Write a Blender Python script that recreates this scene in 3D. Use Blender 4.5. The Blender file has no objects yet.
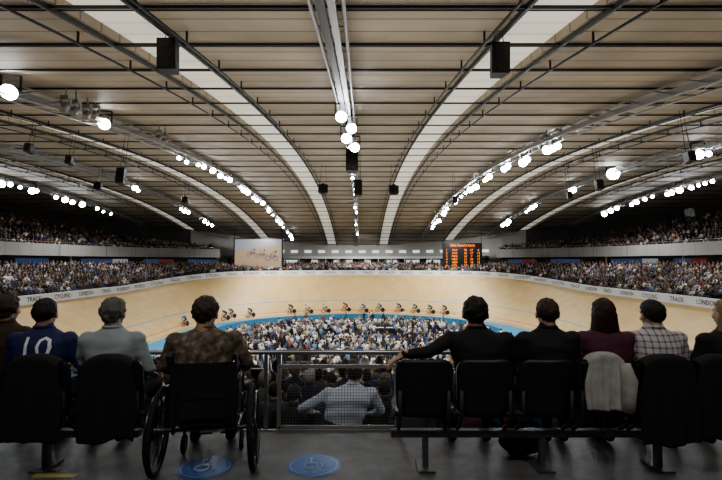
import bpy, bmesh, math, random, time
import numpy as np
from mathutils import Vector, Matrix, noise, Euler
from mathutils.bvhtree import BVHTree
random.seed(7); rng=np.random.default_rng(7)
scene=bpy.context.scene
F=481.0; HZ=262.0; CZ=1.5
def link(o): scene.collection.objects.link(o); return o

# ------------------------------------------------------------ materials
def mat(name,col,rough=.6,metal=0,emit=None,es=0,nscale=None,namt=.15,bump=0,bscale=40,stretch=None,coat=0):
    m=bpy.data.materials.new(name); m.use_nodes=True
    nt=m.node_tree; b=nt.nodes['Principled BSDF']
    c=(col[0],col[1],col[2],1)
    b.inputs['Base Color'].default_value=c
    b.inputs['Roughness'].default_value=rough
    b.inputs['Metallic'].default_value=metal
    if coat: b.inputs['Coat Weight'].default_value=coat
    if emit:
        b.inputs['Emission Color'].default_value=(*emit,1); b.inputs['Emission Strength'].default_value=es
    if nscale or bump:
        tc=nt.nodes.new('ShaderNodeTexCoord'); mp=nt.nodes.new('ShaderNodeMapping')
        nt.links.new(tc.outputs['Object'],mp.inputs['Vector'])
        if stretch: mp.inputs['Scale'].default_value=stretch
    if nscale:
        n=nt.nodes.new('ShaderNodeTexNoise'); n.inputs['Scale'].default_value=nscale; n.inputs['Detail'].default_value=6
        nt.links.new(mp.outputs[0],n.inputs['Vector'])
        r=nt.nodes.new('ShaderNodeValToRGB')
        r.color_ramp.elements[0].position=.3; r.color_ramp.elements[1].position=.7
        r.color_ramp.elements[0].color=tuple(max(0,x*(1-namt)) for x in col)+(1,)
        r.color_ramp.elements[1].color=tuple(min(1,x*(1+namt)) for x in col)+(1,)
        nt.links.new(n.outputs['Fac'],r.inputs['Fac']); nt.links.new(r.outputs['Color'],b.inputs['Base Color'])
    if bump:
        n2=nt.nodes.new('ShaderNodeTexNoise'); n2.inputs['Scale'].default_value=bscale; n2.inputs['Detail'].default_value=3
        nt.links.new(mp.outputs[0],n2.inputs['Vector'])
        bp=nt.nodes.new('ShaderNodeBump'); bp.inputs['Strength'].default_value=bump; bp.inputs['Distance'].default_value=.01
        nt.links.new(n2.outputs['Fac'],bp.inputs['Height']); nt.links.new(bp.outputs[0],b.inputs['Normal'])
    return m

def stripes_mat(name,base,line,period,width,rough=.7,axes='Y',noise_amt=.2):
    m=bpy.data.materials.new(name); m.use_nodes=True; nt=m.node_tree; b=nt.nodes['Principled BSDF']
    b.inputs['Roughness'].default_value=rough
    tc=nt.nodes.new('ShaderNodeTexCoord'); sx=nt.nodes.new('ShaderNodeSeparateXYZ'); nt.links.new(tc.outputs['Object'],sx.inputs[0])
    fac=None
    for i,a in enumerate(axes):
        p=period[i] if isinstance(period,(list,tuple)) else period
        w=width[i] if isinstance(width,(list,tuple)) else width
        d=nt.nodes.new('ShaderNodeMath'); d.operation='DIVIDE'; nt.links.new(sx.outputs[a],d.inputs[0]); d.inputs[1].default_value=p
        fr=nt.nodes.new('ShaderNodeMath'); fr.operation='FRACT'; nt.links.new(d.outputs[0],fr.inputs[0])
        lt=nt.nodes.new('ShaderNodeMath'); lt.operation='LESS_THAN'; nt.links.new(fr.outputs[0],lt.inputs[0]); lt.inputs[1].default_value=w
        if fac is None: fac=lt
        else:
            mx=nt.nodes.new('ShaderNodeMath'); mx.operation='ADD'
            h1=nt.nodes.new('ShaderNodeMath'); h1.operation='MULTIPLY'; h1.inputs[1].default_value=.5; nt.links.new(fac.outputs[0],h1.inputs[0])
            h2=nt.nodes.new('ShaderNodeMath'); h2.operation='MULTIPLY'; h2.inputs[1].default_value=.5; nt.links.new(lt.outputs[0],h2.inputs[0])
            nt.links.new(h1.outputs[0],mx.inputs[0]); nt.links.new(h2.outputs[0],mx.inputs[1]); fac=mx
    n=nt.nodes.new('ShaderNodeTexNoise'); n.inputs['Scale'].default_value=.35; n.inputs['Detail'].default_value=5
    nt.links.new(tc.outputs['Object'],n.inputs['Vector'])
    r=nt.nodes.new('ShaderNodeValToRGB'); r.color_ramp.elements[0].position=.3; r.color_ramp.elements[1].position=.7
    r.color_ramp.elements[0].color=tuple(x*(1-noise_amt) for x in base)+(1,); r.color_ramp.elements[1].color=tuple(x*(1+noise_amt) for x in base)+(1,)
    nt.links.new(n.outputs['Fac'],r.inputs['Fac'])
    mix=nt.nodes.new('ShaderNodeMixRGB'); nt.links.new(fac.outputs[0],mix.inputs[0]); nt.links.new(r.outputs[0],mix.inputs[1]); mix.inputs[2].default_value=(*line,1)
    nt.links.new(mix.outputs[0],b.inputs['Base Color'])
    return m

M={}
M['ceil']=stripes_mat('ceiling_panel',(.37,.315,.24),(.17,.14,.11),1.0,.08,noise_amt=.2)
M['strip']=stripes_mat('rooflight_strip',(.80,.77,.68),(.50,.47,.40),1.0,.12,noise_amt=.05)
b=M['strip'].node_tree.nodes['Principled BSDF']; b.inputs['Emission Color'].default_value=(1,.96,.86,1); b.inputs['Emission Strength'].default_value=.30
M['black']=mat('black_steel',(.012,.012,.013),.5)
M['dark']=mat('dark_grey_paint',(.04,.04,.045),.6)
M['truss']=mat('truss_grey',(.30,.30,.30),.45,.3)
M['beamg']=mat('beam_grey',(.12,.12,.125),.45,.5)
M['steel']=mat('brushed_steel',(.45,.46,.48),.3,.9)
M['chrome']=mat('wheelchair_tube',(.14,.14,.15),.3,.9)
M['lamp']=mat('lamp_lens',(1,1,1),.3,emit=(.88,.94,1),es=75)
M['wood']=mat('track_pine',(.56,.40,.195),.45,nscale=.8,namt=.08)
M['blue']=mat('cote_dazur_blue',(.05,.26,.46),.5)
M['infield']=mat('infield_floor',(.045,.06,.085),.6,nscale=.5,namt=.3)
M['board']=mat('white_board',(.75,.75,.76),.5)
M['ink']=mat('board_lettering',(.03,.04,.09),.5)
M['red']=mat('red_line',(.5,.03,.03),.5)
M['stand']=mat('stand_step',(.055,.057,.065),.8,nscale=2,namt=.2)
M['parapet']=stripes_mat('parapet_panel',(.34,.34,.33),(.12,.12,.12),2.2,.03,axes='XY',noise_amt=.05)
M['wall']=mat('dark_wall',(.045,.045,.05),.8,nscale=.5,namt=.3)
M['palewall']=mat('pale_wall',(.42,.42,.41),.7,nscale=.4,namt=.1)
M['win']=mat('lit_window',(.5,.55,.6),.2,emit=(.85,.92,1),es=.8)
M['floor']=mat('platform_concrete',(.12,.12,.125),.5,nscale=6,namt=.3,bump=.2,bscale=30)
M['led1']=mat('led_ribbon_blue',(.02,.04,.1),.4,emit=(.10,.18,.5),es=.20)
M['led2']=mat('led_ribbon_red',(.1,.02,.03),.4,emit=(.5,.08,.1),es=.14)
M['led3']=mat('led_ribbon_white',(.2,.2,.2),.4,emit=(.5,.55,.6),es=.35)
M['tan_led']=mat('screen_image_tan',(.1,.08,.06),.4,emit=(.62,.46,.31),es=.55)
M['grey_led']=mat('screen_image_grey',(.1,.1,.1),.4,emit=(.40,.44,.54),es=.55)
M['dark_led']=mat('screen_image_dark',(.02,.02,.02),.4,emit=(.05,.07,.2),es=.5)
M['pink_led']=mat('screen_image_pink',(.02,.02,.02),.4,emit=(.8,.25,.25),es=.6)
M['orange']=mat('scoreboard_orange',(.3,.08,.01),.4,emit=(1,.24,.03),es=2.2)
M['plastic']=mat('seat_plastic',(.018,.018,.020),.42)
M['rubber']=mat('rubber',(.012,.012,.012),.8)
M['canvas']=mat('chair_canvas',(.012,.012,.014),.85,bump=.2,bscale=120)
M['decal']=mat('floor_decal_blue',(.015,.09,.32),.4)
M['decalw']=mat('floor_decal_white',(.40,.47,.56),.4)
M['yellow']=mat('floor_mark_yellow',(.4,.33,.12),.5)

class MB:
    def __init__(s): s.v=[]; s.f=[]; s.m=[]; s.s=[]
    def add(s,vs,fs,mi=0,smooth=False):
        o=len(s.v); s.v.extend([tuple(v) for v in vs])
        for f in fs: s.f.append(tuple(i+o for i in f)); s.m.append(mi); s.s.append(smooth)
    def box(s,c,size,mi=0,R=None):
        hx,hy,hz=size[0]/2,size[1]/2,size[2]/2
        vs=[Vector((x,y,z)) for x in(-hx,hx) for y in(-hy,hy) for z in(-hz,hz)]
        if R is not None: vs=[R@v for v in vs]
        c=Vector(c); vs=[v+c for v in vs]
        s.add(vs,[(0,1,3,2),(4,6,7,5),(0,4,5,1),(2,3,7,6),(0,2,6,4),(1,5,7,3)],mi)
    def frame(s,d):
        d=Vector(d).normalized(); up=Vector((0,0,1)) if abs(d.z)<.95 else Vector((0,1,0))
        a=d.cross(up).normalized(); b=a.cross(d).normalized(); return a,b
    def beam(s,p1,p2,w,h,mi=0):
        p1=Vector(p1);p2=Vector(p2); a,b=s.frame(p2-p1); vs=[]
        for p in(p1,p2):
            for i,j in((-1,-1),(1,-1),(1,1),(-1,1)): vs.append(p+a*i*w/2+b*j*h/2)
        s.add(vs,[(0,1,2,3)[::-1],(4,5,6,7),(0,1,5,4),(1,2,6,5),(2,3,7,6),(3,0,4,7)],mi)
    def tube(s,p1,p2,r1,r2=None,n=8,mi=0,smooth=True):
        if r2 is None:r2=r1
        p1=Vector(p1);p2=Vector(p2); a,b=s.frame(p2-p1); vs=[]
        for p,r in((p1,r1),(p2,r2)):
            for i in range(n):
                t=2*math.pi*i/n; vs.append(p+a*math.cos(t)*r+b*math.sin(t)*r)
        fs=[(i,(i+1)%n,n+(i+1)%n,n+i) for i in range(n)]
        s.add(vs,fs,mi,smooth); 
        s.add(vs[:n],[tuple(range(n))[::-1]],mi); s.add(vs[n:],[tuple(range(n))],mi)
    def path(s,pts,r,n=8,mi=0,closed=False):
        pts=[Vector(p) for p in pts]; N=len(pts); vs=[]
        R=r if isinstance(r,(list,tuple)) else [r]*N
        pa=None
        for i,p in enumerate(pts):
            if closed: d=pts[(i+1)%N]-pts[i-1]
            else: d=pts[min(i+1,N-1)]-pts[max(i-1,0)]
            d.normalize()
            if pa is None: a,b=s.frame(d)
            else:
                a=(pa-d*pa.dot(d)).normalized(); b=a.cross(d).normalized()
            pa=a
            for k in range(n):
                t=2*math.pi*k/n; vs.append(p+a*math.cos(t)*R[i]+b*math.sin(t)*R[i])
        fs=[]
        for i in range(N if closed else N-1):
            j=(i+1)%N
            for k in range(n): fs.append((i*n+k,i*n+(k+1)%n,j*n+(k+1)%n,j*n+k))
        if not closed: fs.append(tuple(range(n))[::-1]); fs.append(tuple((N-1)*n+k for k in range(n)))
        s.add(vs,fs,mi,True)
    def ell(s,c,r,mi=0,n=12,m=8,R=None,fn=None):
        c=Vector(c); vs=[]
        for j in range(1,m):
            ph=math.pi*j/m
            for i in range(n):
                th=2*math.pi*i/n
                v=Vector((math.sin(ph)*math.cos(th)*r[0],math.sin(ph)*math.sin(th)*r[1],math.cos(ph)*r[2]))
                vs.append(v)
        vs.append(Vector((0,0,r[2]))); vs.append(Vector((0,0,-r[2])))
        if R is not None: vs=[R@v for v in vs]
        vs=[v+c for v in vs]
        if fn: vs=[fn(v) for v in vs]
        fs=[]
        for j in range(m-2):
            for i in range(n): fs.append((j*n+i,(j+1)*n+i,(j+1)*n+(i+1)%n,j*n+(i+1)%n))
        t=len(vs)-2; bt=len(vs)-1
        for i in range(n): fs.append((t,i,(i+1)%n)); fs.append((bt,(m-2)*n+(i+1)%n,(m-2)*n+i))
        s.add(vs,fs,mi,True)
    def cap(s,p1,p2,r1,r2,n=12,mi=0):
        s.tube(p1,p2,r1,r2,n,mi); s.ell(p1,(r1,)*3,mi,n,8); s.ell(p2,(r2,)*3,mi,n,8)
    def loft(s,rings,n=20,mi=0):
        vs=[]
        for (cx,cy,z,rx,ry) in rings:
            for i in range(n):
                t=2*math.pi*i/n; vs.append((cx+rx*math.cos(t),cy+ry*math.sin(t),z))
        fs=[]
        for j in range(len(rings)-1):
            for i in range(n): fs.append((j*n+i,j*n+(i+1)%n,(j+1)*n+(i+1)%n,(j+1)*n+i))
        fs.append(tuple(range(n))[::-1]); fs.append(tuple((len(rings)-1)*n+i for i in range(n)))
        s.add(vs,fs,mi,True)
    def mesh(s,name,mats=[]):
        me=bpy.data.meshes.new(name); me.from_pydata(s.v,[],s.f)
        for m in mats: me.materials.append(m)
        me.polygons.foreach_set('material_index',s.m); me.polygons.foreach_set('use_smooth',s.s); me.update()
        return me
    def obj(s,name,mats,parent=None,loc=(0,0,0)):
        o=bpy.data.objects.new(name,s.mesh(name,mats)); link(o); o.location=loc
        if parent: o.parent=parent
        return o
def empty(name,loc=(0,0,0),rot=(0,0,0)):
    e=bpy.data.objects.new(name,None); link(e); e.location=loc; e.rotation_euler=rot; e.empty_display_size=.2; return e
_tc={}
def txt(string,size=1.0):
    if string not in _tc:
        cu=bpy.data.curves.new('t','FONT'); cu.body=string; cu.size=1.0; cu.align_x='CENTER'; cu.align_y='CENTER'; cu.resolution_u=2
        o=bpy.data.objects.new('t',cu); link(o); dg=bpy.context.evaluated_depsgraph_get(); dg.update()
        me=bpy.data.meshes.new_from_object(o.evaluated_get(dg)); bpy.data.objects.remove(o)
        _tc[string]=([v.co.copy() for v in me.vertices],[tuple(p.vertices) for p in me.polygons]); bpy.data.meshes.remove(me)
    v,f=_tc[string]; return [x*size for x in v],f

# ------------------------------------------------------------ arena ring maths
CX=-.5; YF=60.; YN=43.; RR=30.
def sst(x): x=max(0,min(1,x)); return x*x*(3-2*x)
def zrim(ny):
    return -2.4+(1.5*sst(ny/.8) if ny>0 else .1*sst(-ny/.8))
def dmax(ny): return 12-3.8*sst((-ny-.5)/.4)
def ztop(ny): return .5-1.35*sst((-ny-.5)/.4)
def ring(n=96,straight=8):
    L=[]
    for i in range(n+1):
        a=math.pi*i/n; L.append((YF,math.cos(a),math.sin(a)))
    for i in range(1,straight): L.append((YF+(YN-YF)*i/straight,-1.,0.))
    for i in range(n+1):
        a=math.pi+math.pi*i/n; L.append((YN,math.cos(a),math.sin(a)))
    for i in range(1,straight): L.append((YN+(YF-YN)*i/straight,1.,0.))
    return L
RG=ring()
def P(s,d,z): return (CX+(RR+d)*s[1],s[0]+(RR+d)*s[2],z)
def band(mb,samples,f1,f2,mi,closed=True,smooth=False):
    vs=[]
    for s in samples: vs.append(P(s,*f1(s))); vs.append(P(s,*f2(s)))
    n=len(samples); fs=[]
    for i in range(n if closed else n-1):
        j=(i+1)%n; fs.append((2*i,2*i+1,2*j+1,2*j))
    mb.add(vs,fs,mi,smooth)
def ring_pts(d,sp):
    r=RR+d; out=[]
    n=int(math.pi*r/sp)
    for i in range(n):
        a=math.pi*(i+.5)/n
        out.append((YF,math.cos(a),math.sin(a)))
        out.append((YN,math.cos(a),-math.sin(a)))
    n=int((YF-YN)/sp)
    for i in range(n):
        y=YN+(YF-YN)*(i+.5)/n; out.append((y,1.,0.)); out.append((y,-1.,0.))
    return out
ZI=-7.5
def RZ(y): return CZ+9.5-.00206*(y-52)**2
NR=12
def row_d(k,s): return 1.2+(dmax(s[2])-1.2)*k/NR
def row_z(k,s): return zrim(s[2])+.35+(ztop(s[2])-zrim(s[2])-.35)*k/(NR-1)
sN=(YN,0,-1.)
def rowz(y):
    d=13-y; best=0
    for k in range(NR):
        if row_d(k,sN)<=d: best=k
    return row_z(best,sN)-.02

# ------------------------------------------------------------ people
def evalmesh(mb,voxel,smooth=4):
    me=mb.mesh('tmp'); o=bpy.data.objects.new('tmp',me); link(o)
    r=o.modifiers.new('r','REMESH'); r.mode='VOXEL'; r.voxel_size=voxel; r.use_smooth_shade=True
    s=o.modifiers.new('s','SMOOTH'); s.factor=.5; s.iterations=smooth
    dg=bpy.context.evaluated_depsgraph_get(); dg.update()
    out=bpy.data.meshes.new_from_object(o.evaluated_get(dg)); bpy.data.objects.remove(o)
    out.polygons.foreach_set('use_smooth',[True]*len(out.polygons))
    return out
hb=MB()
hb.ell((0,-.012,.025),(.074,.094,.090),0,24,16)
hb.ell((0,.022,-.035),(.056,.062,.075),0,20,14)
hb.ell((0,.045,-.088),(.030,.028,.022),0,14,10)
hb.path([(0,.080,.012),(0,.098,-.012),(0,.108,-.032)],[.008,.011,.015],8); hb.ell((.011,.092,-.036),(.009,.011,.008)); hb.ell((-.011,.092,-.036),(.009,.011,.008))
hb.ell((0,.072,.026),(.050,.016,.012),0,16,8)
hb.ell((0,.078,-.060),(.024,.012,.006),0,14,8); hb.ell((0,.077,-.070),(.020,.012,.007),0,14,8)
for sx in(-1,1):
    hb.ell((sx*.035,.060,-.028),(.022,.022,.02))
    hb.ell((sx*.083,-.008,-.012),(.009,.019,.032),0,12,10,Euler((math.radians(-12),0,sx*.45)).to_matrix())
    hb.ell((sx*.070,.0,-.015),(.016,.014,.022),0,12,10)
hb.tube((0,-.022,-.16),(0,-.020,-.04),.054,.054,16)
HEAD=evalmesh(hb,.0055,3)
def hand(side):
    h=MB()
    h.ell((0,.045,0),(.040,.052,.016),0,16,10); h.ell((0,.075,0),(.041,.022,.013),0,16,8)
    h.cap((0,-.03,0),(0,.02,0),.026,.026)
    for i,(x,ln) in enumerate(((-.031,.068),(-.0105,.078),(.0105,.073),(.030,.058))):
        p=Vector((x,.085,0)); ang=-.25; 
        for k,fr in enumerate((.45,.32,.23)):
            q=p+Vector((x*.12*fr,math.cos(ang)*ln*fr,math.sin(ang)*ln*fr))
            h.cap(p,q,.0098-.0009*k,.0092-.0009*k,10); p=q; ang-=.42
    s=-1
    p=[Vector((s*.028,.022,-.004)),Vector((s*.050,.050,-.012)),Vector((s*.060,.076,-.018)),Vector((s*.062,.098,-.026))]
    h.cap(p[0],p[1],.015,.0115,10); h.cap(p[1],p[2],.0112,.010,10); h.cap(p[2],p[3],.010,.008,10)
    if side<0: h.v=[(-x,y,z) for x,y,z in h.v]; h.f=[f[::-1] for f in h.f]
    return evalmesh(h,.0042,2)
HANDR,HANDL=hand(1),hand(-1)
EYE=MB(); 
for sx in(-1,1):
    EYE.ell((sx*.030,.066,.004),(.012,.012,.010),0,12,8); EYE.ell((sx*.030,.0755,.004),(.005,.003,.005),1,10,6)
EYE=EYE.mesh('eyes_mesh',[mat('eye_white',(.7,.7,.68),.2),mat('iris',(.05,.03,.02),.2)])
LIP=MB(); LIP.path([(-.020,.084,-.064),(-.008,.0905,-.062),(.008,.0905,-.062),(.020,.084,-.064)],[.002,.0045,.0045,.002],8); LIP=LIP.mesh('lips_mesh',[mat('lips',(.35,.13,.11),.5)])
_skin={}
def skinmat(c):
    if c not in _skin: _skin[c]=mat('skin_%d'%len(_skin),c,.5,nscale=60,namt=.06)
    return _skin[c]
def hairmesh(style,seed,m):
    mb=MB(); n,mm=84,50
    long=style=='long'
    def fn(v):
        c=Vector((0,-.014,.022)); d=v-c; L=d.length; u=d/L
        r=1/math.sqrt((u.x/.081)**2+(u.y/.102)**2+(u.z/.099)**2)
        th=math.atan2(u.x,u.y)
        st=noise.noise(Vector((th*9+seed,u.z*3.2,seed*3.1)))*.005+noise.noise(Vector((th*26,u.z*7,seed)))*.003
        st+=noise.noise(Vector((u.x*3,u.y*3,u.z*3+seed)))*(.012 if style=='full' else .005)
        if style=='full': st+=.007
        r+=st
        face=u.y>.34 and u.z<.42
        if long:
            if face: r=min(r,.055)
        else:
            back=max(0,min(1,(-u.y+.25)/.9))
            edge=-.22-.66*sst(back)+.05*noise.noise(Vector((th*5,seed,2)))
            if style=='full': edge-=.05
            k=sst((edge+.06-u.z)/.16); r=r*(1-k)+.052*k
            if face: r=min(r,.055)
        p=c+u*r
        if long and u.y<.35 and u.z<-.1:
            k=min(1,(-.1-u.z)/.75); w=.086+.022*k
            hx=math.hypot(u.x,u.y)+1e-6
            lock=noise.noise(Vector((th*7,seed,k*2)))*.012*k+noise.noise(Vector((th*20,seed,k*3)))*.005
            taper=1-.6*max(0,(k-.93)/.07)
            p.z=c.z-.01-k*.225-abs(lock)*1.5
            p.x=u.x/hx*(w+lock)*taper ; p.y=c.y-.012+min(u.y/hx,.1)*(.090-.015*k+lock)*taper
        return p
    mb.ell((0,-.014,.022),(.086,.104,.102),0,n,mm,None,fn)
    return mb.mesh('hair_mesh',[m])
def person(name,X,Y,shirt,trous,skin,hairc,style='short',lean=(0,0),hrot=(0,0,0),arms=None,ws=1.,voxel=.014,z0=0,hs=1.,yaw=0,sleeve=True,collar=True,hdrop=0,zs=.963):
    root=empty(name,(X,Y,z0),(0,0,yaw)); root.scale=(1,1,zs); sk=skinmat(skin)
    def L(x,y,z):
        t=max(0,z-.5); return Vector((x+lean[0]*t,y+lean[1]*t,z))
    mb=MB(); rings=[]
    for z,cy,rx,ry in ((.435,.03,.15,.11),(.47,.02,.182,.142),(.54,.0,.186,.145),(.62,-.02,.172,.132),(.70,-.03,.166,.125),(.79,-.03,.178,.125),(.87,-.025,.192,.125),(.93,-.02,.200,.118),(.972,-.015,.186,.106),(1.003,-.012,.150,.090),(1.028,-.008,.104,.074),(1.048,-.004,.070,.062),(1.10,.0,.053,.054)):
        p=L(0,cy,z); rings.append((p.x,p.y,z,rx*ws if z<1.02 else rx,ry))
    mb.loft(rings,28)
    segs=[(L(0,0,.50),L(0,0,.60),.16,'T'),(L(0,0,.66),L(0,0,1.0),.15,'S'),(L(0,0,1.065),L(0,0,1.15),.05,'N')]
    if arms is None: arms={}
    hands=[]
    for sd in(-1,1):
        sh=L(sd*.180*ws,-.012,.955)
        a=arms.get(sd) or [ (sd*(.25*ws+.01),.03,.72),(sd*.15,.27,.635) ,(0,.75,-.25)]
        el=Vector(a[0]); wr=Vector(a[1]); 
        mb.ell(sh,(.070,.068,.066),0,16,10)
        mid=(sh+el)/2
        mb.cap(sh,mid,.062,.056,14); mb.cap(mid,el,.056,.047,14); mf=el.lerp(wr,.35); mb.cap(el,mf,.048,.046,14); mb.cap(mf,wr,.046,.031,14)
        segs+=[(sh,el,.05,'S'),(el,wr-(wr-el)*.02,.04,'S' if sleeve else 'N')]
        hands.append((sd,wr,(Vector(a[2]) if len(a)>2 else wr-el)))
        hp=Vector((sd*.095,.03,.525)); kn=Vector((sd*.14,.44,.535)); an=Vector((sd*.14,.42,.10))
        mk=hp.lerp(kn,.5); mb.cap(hp,mk,.092,.080,16); mb.cap(mk,kn,.080,.062,16)
        mc=kn.lerp(an,.35); mb.cap(kn,mc,.060,.060,14); mb.cap(mc,an,.060,.040,14)
        segs+=[(hp,kn,.08,'T'),(kn,an,.055,'T')]
        mb.ell((sd*.145,.50,.042),(.045,.13,.038),0,18,10); mb.ell((sd*.142,.42,.06),(.038,.055,.052),0,14,10)
        segs.append((Vector((sd*.145,.40,.03)),Vector((sd*.145,.60,.03)),.045,'B'))
    me=evalmesh(mb,voxel,4)
    for m in (shirt,trous,sk,M['rubber']): me.materials.append(m)
    lab={'S':0,'T':1,'N':2,'B':3}
    A=np.array([s[0] for s in segs]); B=np.array([s[1] for s in segs]); RD=np.array([s[2] for s in segs]); LB=np.array([lab[s[3]] for s in segs])
    C=np.empty(len(me.polygons)*3); me.polygons.foreach_get('center',C); C=C.reshape(-1,3)
    AB=B-A; t=((C[:,None]-A[None])*AB[None]).sum(2)/(AB**2).sum(1)[None]; t=np.clip(t,0,1)
    D=np.linalg.norm(C[:,None]-A[None]-AB[None]*t[:,:,None],axis=2)-RD[None]
    me.polygons.foreach_set('material_index',LB[D.argmin(1)].astype(np.int32))
    o=bpy.data.objects.new('body',me); link(o); o.parent=root
    if collar:
        c=MB(); q=L(0,-.004,1.050)
        c.path([(q.x+.063*math.cos(t),q.y+.066*math.sin(t),q.z-.008*math.sin(t)) for t in [2*math.pi*k/24 for k in range(24)]],.011,8,0,closed=True)
        c.obj('collar',[shirt],root)
    for v in me.vertices:
        if .45<v.co.z<1.02:
            nn=noise.noise(Vector((v.co.x*9+X*7,v.co.y*9,v.co.z*14)))*.008+noise.noise(Vector((v.co.x*4+X*3,v.co.y*4,v.co.z*26)))*.005
            v.co+=v.normal*nn
    hc=L(0,.012,1.155-hdrop)
    R=Euler(hrot).to_matrix().to_4x4()
    def part(nm,mesh,mats=None):
        o2=bpy.data.objects.new(nm,mesh); link(o2); o2.parent=root; o2.matrix_local=Matrix.Translation(hc)@R@Matrix.Scale(hs,4); return o2
    hm=HEAD.copy(); hm.materials.append(sk); part('head',hm); part('eyes',EYE); part('lips',LIP)
    part('hair',hairmesh(style,X*5.3+1,hairc))
    for sd,wr,d in hands:
        hm=(HANDR if sd>0 else HANDL).copy(); hm.materials.append(sk)
        d=d.normalized(); up=Vector((0,0,1)); xa=d.cross(up)
        if xa.length<.1: xa=Vector((1,0,0))
        xa.normalize(); za=xa.cross(d)
        Mx=Matrix((xa,d,za)).transposed().to_4x4(); Mx.translation=wr+d*.012
        o2=bpy.data.objects.new('hand',hm); link(o2); o2.parent=root; o2.matrix_local=Mx
    return root,o,me
def hairM(n,c): return mat('hair_'+n,c,.55,nscale=30,namt=.4,bump=.5,bscale=90,stretch=(6,6,.6))
H_dk=hairM('dark',(.012,.009,.007)); H_br=hairM('brown',(.045,.027,.016)); H_gr=hairM('grey',(.14,.13,.125)); H_au=hairM('auburn',(.028,.011,.008)); H_bl=hairM('blond',(.28,.19,.09)); H_sb=hairM('sandy',(.12,.08,.045))
S1=(.46,.29,.21); S2=(.40,.25,.18)
navy=mat('navy_jersey',(.018,.026,.11),.75,bump=.15,bscale=60)
blackc=mat('black_jacket',(.010,.010,.011),.8,bump=.12,bscale=50)
jeans=mat('dark_jeans',(.018,.022,.035),.85,bump=.2,bscale=150)
trd=mat('dark_trousers',(.013,.013,.014),.85)
pale=mat('pale_shirt',(.32,.37,.39),.8,nscale=3,namt=.15,bump=.15,bscale=40)
maroon=mat('maroon_top',(.085,.020,.045),.8,bump=.15,bscale=60)
brownc=mat('brown_top',(.05,.03,.02),.8)
olive=bpy.data.materials.new('patterned_sweater'); olive.use_nodes=True; nt=olive.node_tree; bb=nt.nodes['Principled BSDF']; bb.inputs['Roughness'].default_value=.9
tc=nt.nodes.new('ShaderNodeTexCoord'); vo=nt.nodes.new('ShaderNodeTexNoise'); vo.inputs['Scale'].default_value=20; vo.inputs['Detail'].default_value=4; nt.links.new(tc.outputs['Object'],vo.inputs['Vector'])
rp=nt.nodes.new('ShaderNodeValToRGB'); cr=rp.color_ramp
cr.elements[0].position=.33; cr.elements[0].color=(.06,.05,.036,1); cr.elements[1].position=.68; cr.elements[1].color=(.30,.24,.20,1)
x=cr.elements.new(.47); x.color=(.13,.105,.075,1); x=cr.elements.new(.56); x.color=(.19,.13,.115,1)
nt.links.new(vo.outputs['Fac'],rp.inputs['Fac']); nt.links.new(rp.outputs['Color'],bb.inputs['Base Color'])
plaid=stripes_mat('plaid_shirt',(.55,.53,.54),(.12,.06,.11),(.045,.045),(.28,.28),.8,axes='XZ',noise_amt=.05)
PY=3.66
def px2x(px,Y=PY): return (px-361)/F*Y
person('seated_woman',px2x(9,3.98),3.98,brownc,trd,S1,H_br,'full',hs=1.05,ws=.9)
rt,o,me=person('seated_man',px2x(47),PY,navy,jeans,S2,H_dk,'short',ws=1.08,hrot=(0,0,.1))
vs,fs=txt('10',.22)
tm=bmesh.new(); bv=[tm.verts.new((v.x,v.y,0)) for v in vs]
for f in fs:
    try: tm.faces.new([bv[i] for i in f])
    except ValueError: pass
bmesh.ops.triangulate(tm,faces=tm.faces)
for it in range(3): bmesh.ops.subdivide_edges(tm,edges=[e2 for e2 in tm.edges if e2.calc_length()>.02],cuts=1); bmesh.ops.triangulate(tm,faces=[f for f in tm.faces if len(f.verts)>3])
bvh=BVHTree.FromPolygons([v.co for v in me.vertices],[tuple(p.vertices) for p in me.polygons])
for v in tm.verts:
    x,z=v.co.x*1.12+.02,v.co.y+.905; hit=bvh.ray_cast(Vector((x,-1,z)),Vector((0,1,0)))
    y=hit[0].y if hit[0] else -.15
    v.co=Vector((x,y-.006,z))
nm=bpy.data.meshes.new('number'); tm.to_mesh(nm); nm.materials.append(mat('number_white',(.8,.8,.85),.7)); no=bpy.data.objects.new('shirt_number',nm); link(no); no.parent=rt
person('seated_man',px2x(115),PY,pale,trd,S1,H_gr,'full',ws=1.02,hrot=(0,0,-.05))
WYAW=math.radians(9)
person('wheelchair_user',px2x(207),PY,olive,trd,S1,H_br,'full',ws=1.2,hs=1.08,hrot=(-.12,0,-.25),yaw=WYAW,arms={-1:[(-.31,.05,.74),(-.20,.26,.64),(.1,.7,-.15)],1:[(.31,.05,.74),(.20,.26,.64),(-.1,.7,-.15)]})
person('seated_man',px2x(480),PY,blackc,trd,S1,H_dk,'full',lean=(-.06,.0),ws=1.14,hs=1.08,hrot=(0,0,-.15),arms={-1:[(-.42,-.14,.88),(-.60,-.20,.875),(-.8,-.05,-.45)]})
person('seated_man',px2x(546),PY,blackc,jeans,S1,H_br,'short',ws=1.0,hrot=(0,0,.05))
person('seated_woman',px2x(602),PY,maroon,trd,S1,H_au,'long',ws=.94,hrot=(0,0,-.1))
person('seated_man',px2x(652),PY,plaid,jeans,S1,H_dk,'short',ws=.98,lean=(0,.03),hrot=(-.1,0,.1),sleeve=False,hdrop=.015)
person('seated_woman',px2x(720),PY-.05,blackc,trd,S1,H_bl,'long',ws=.95,hrot=(0,0,.2))
white=mat('white_shirt',(.56,.62,.76),.8,bump=.2,bscale=40); greyc=mat('grey_coat',(.05,.05,.055),.8); bluec=mat('blue_coat',(.02,.035,.09),.8)
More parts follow.
